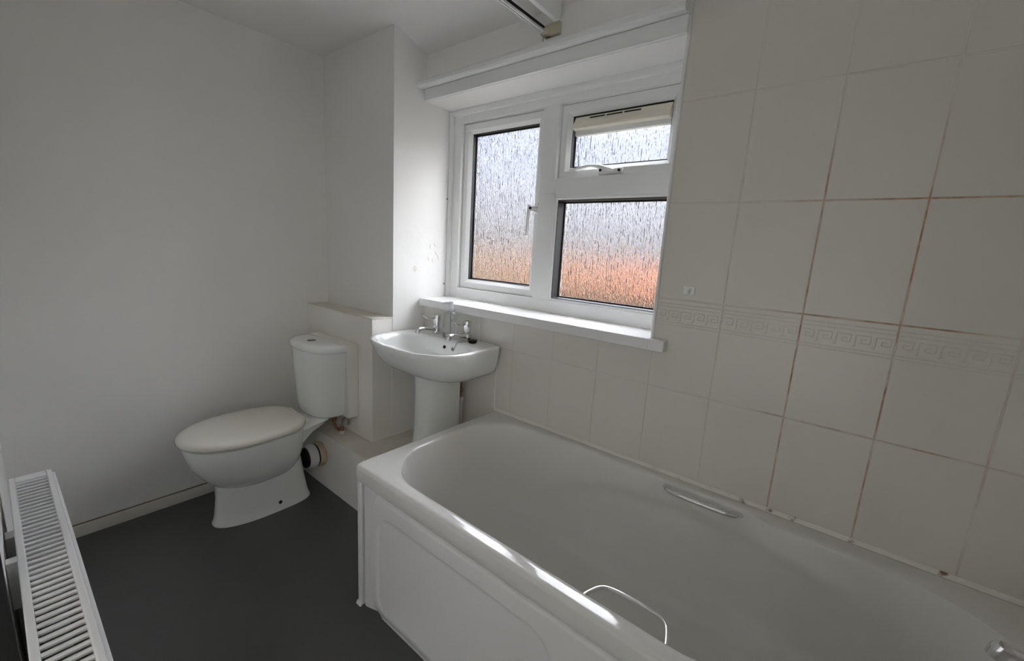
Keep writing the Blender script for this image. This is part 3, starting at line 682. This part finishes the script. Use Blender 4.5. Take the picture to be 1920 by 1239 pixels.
# ------------------------------------------------------------------ radiator
RZ = .66; RX0, RX1 = -1.365, -.53; RY0, RY1 = -1.4205, -1.3505
ra = thing('radiator', 'white panel radiator with slatted top grille', 'radiator', (-.95, -1.385, .12))
MB().box(RX0, RX1, RY0, RY0+.011, RZ-.012, RZ).build('grille_edge', ENAMEL, ra, bevel=.002)
MB().box(RX0, RX1, RY1-.011, RY1, RZ-.014, RZ).build('grille_edge', ENAMEL, ra, bevel=.003)
MB().box(RX0, RX0+.030, RY0+.0105, RY1-.0105, RZ-.012, RZ-.0005).build('grille_end', ENAMEL, ra, bevel=.001)
MB().box(RX1-.030, RX1, RY0+.0105, RY1-.0105, RZ-.012, RZ-.0005).build('grille_end', ENAMEL, ra, bevel=.001)
slm = MB().extr([(0, -.010), (.0065, -.0065), (.0075, -.002), (.006, 0), (.001, -.001), (0, -.004)], RY0+.010, RY1-.010, 'y').mesh('slat', (0, 0, 0))
slm.materials.append(ENAMEL)
n = 44; x = RX0+.0335; stp = (RX1-.036-x)/n
for k in range(n):
    o = bpy.data.objects.new('slat', slm); C.objects.link(o); o.parent = ra; o.location = Vector((x+k*stp, 0, RZ-.0015)) - ORG['radiator']
MB().box(RX0, RX0+.002, RY0, RY1, .14, RZ-.006).build('side_cover', ENAMEL, ra, bevel=.0006)
MB().box(RX1-.002, RX1, RY0, RY1, .14, RZ-.006).build('side_cover', ENAMEL, ra, bevel=.0006)
MB().box(RX0+.002, RX1-.002, RY0, RY0+.010, .13, RZ-.014).build('back_panel', ENAMEL, ra, bevel=.003)
# pressed front panel, fluted
pts = []
for k in range(161):
    xx = RX0+.004+(RX1-RX0-.008)*k/160; pts.append((xx, RY1+.002+.0035*(abs(math.sin(PI*k/8))**.5)))
poly = pts+[(RX1-.004, RY1-.009), (RX0+.004, RY1-.009)]
MB().extr(poly, .13, RZ-.012, 'z').build('front_panel', ENAMEL, ra, bevel=0)
MB().box(RX0+.004, RX1-.004, RY1-.001, RY1+.0055, RZ-.03, RZ-.008).build('top_seam', ENAMEL, ra, bevel=.002)
for xx in (-1.16, -.70):
    MB().box(xx, xx+.03, YF+.0005, RY0+.001, .25, RZ-.03).build('wall_bracket', ENAMEL, ra, bevel=.001)
MB().box(-1.005, -.985, YF+.0005, RY0+.001, RZ-.10, RZ-.005).build('wall_bracket', ENAMEL, ra, bevel=.001)
for xx in (RX0+.03, RX1-.05): MB().tube([(xx, -1.385, 0), (xx, -1.385, .145)], .0075, 10).build('tail_pipe', COPPER, ra)

# ------------------------------------------------------------------ small things
hk = thing('wall_hook', 'small white square stick-on hook on the tiles beside the window', 'hook', (-.307, -.003, 1.15))
MB().box(-.3245, -.2885, -.0045, -.0006, 1.148, 1.175).build('plate', CREAM if False else UPVC, hk, bevel=.0015)
MB().tube(catmull([(-.303, -.005, 1.168), (-.303, -.0065, 1.160), (-.303, -.012, 1.1545), (-.303, -.018, 1.156), (-.303, -.020, 1.162)], 4), [(.0045, .0022)]*17, 10).build('hook', UPVC, hk)
for k, (x, y, a, l) in enumerate(((-1.272, .138, .1, .022), (-1.187, .140, -.25, .030))):
    p = thing('packer', ['thin white plastic sliver on the window sill, the smaller of two', 'white plastic wedge on the window sill with a raised end'][k], 'packer', (x, y, .9925))
    T = Matrix.Translation((x, y, .992)) @ Matrix.Rotation(a, 4, 'Z')
    mb = MB().extr([(-l/2, .0003), (l/2, .0003), (l/2, .0025+.002*k), (0, .003), (-l/2, .0015)], -.006, .006, 'y'); mb.v = [tuple(T @ Vector(v)) for v in mb.v]
    mb.build('wedge', UPVC, p, smooth=False)
    mb = MB().box(-.004, .006, -.008, .002, .0025, .0045); mb.v = [tuple(T @ Vector(v)) for v in mb.v]; mb.build('lug', UPVC, p, smooth=False)

# ------------------------------------------------------------------ outside, seen blurred through the glass
GR = mat('grass', (.019, .021, .008), .9, var=(.6, .6, (.034, .026, .014)), Specular_IOR_Level=0)
HEDGE = mat('hedge_leaf', (.036, .040, .018), .9, var=(4, .5, (.055, .050, .026)), Specular_IOR_Level=0)
RENDER = mat('house_render', (.055, .044, .032), .9, var=(2, .4, (.04, .03, .02)), Specular_IOR_Level=0)
ROOFM = mat('roof_tiles', (.060, .025, .017), .8, var=(3, .4, (.052, .028, .020)), Specular_IOR_Level=0)
ROOFT = mat('tan_roof_tiles', (.058, .037, .020), .8, var=(3, .4, (.050, .034, .020)), Specular_IOR_Level=0)
SAND = mat('paving', (.046, .037, .026), .9, var=(1, .4, (.04, .032, .023)), Specular_IOR_Level=0)
gd = MB().box(-80, 60, 1.0, 120, -2.9, -2.7).build('ground', GR); struct(gd, 'green garden ground outside the window', 'ground')
pv = MB().box(-9, 20, 1.2, 14, -2.70, -2.66).build('path', SAND); struct(pv, 'pale paving in the garden outside the window', 'paving')
def house(x, y, w, d, eave, ridge, label, roofm):
    h_ = thing('house', label, 'house', (x, y, -2.7))
    MB().box(x-w/2, x+w/2, y, y+d, -2.7, eave).build('walls', RENDER, h_)
    MB().extr([(y-.4, eave-.1), (y+d/2, ridge), (y+d+.4, eave-.1)], x-w/2-.3, x+w/2+.3).build('roof', roofm, h_, smooth=False)
    k = 0
    while k*3+1.5 < w-1:
        xx = x-w/2+1.2+3*k; MB().box(xx, xx+1.2, y-.04, y+.02, eave-1.5, eave-.5).build('house_window', GASKET, h_); k += 1
house(-4.5, 17, 14, 7, -.35, 1.0, 'pale low house with orange-red roof seen blurred through the glass', ROOFM)
house(-20, 18, 13, 7, -.1, 1.0, 'pale low house with tan roof seen blurred through the glass', ROOFT)
hg = thing('garden_hedge', 'green garden hedge seen blurred through the glass', 'hedge', (-19, 13, -2.7))
rows = []
for k in range(41):
    x = -26+14.5*k/40; hw = .5+.12*random.random(); zt = -.15+.3*random.random()
    rows.append([(x, 13-hw, -2.72), (x, 13-hw*1.1, -1.5), (x, 13-hw*.9, zt-.35), (x, 13-hw*.4, zt), (x, 13+hw*.4, zt-.05), (x, 13+hw*.9, zt-.4), (x, 13+hw, -2.72)])
MB().loft(rows).build('foliage', HEDGE, hg, angle=60)
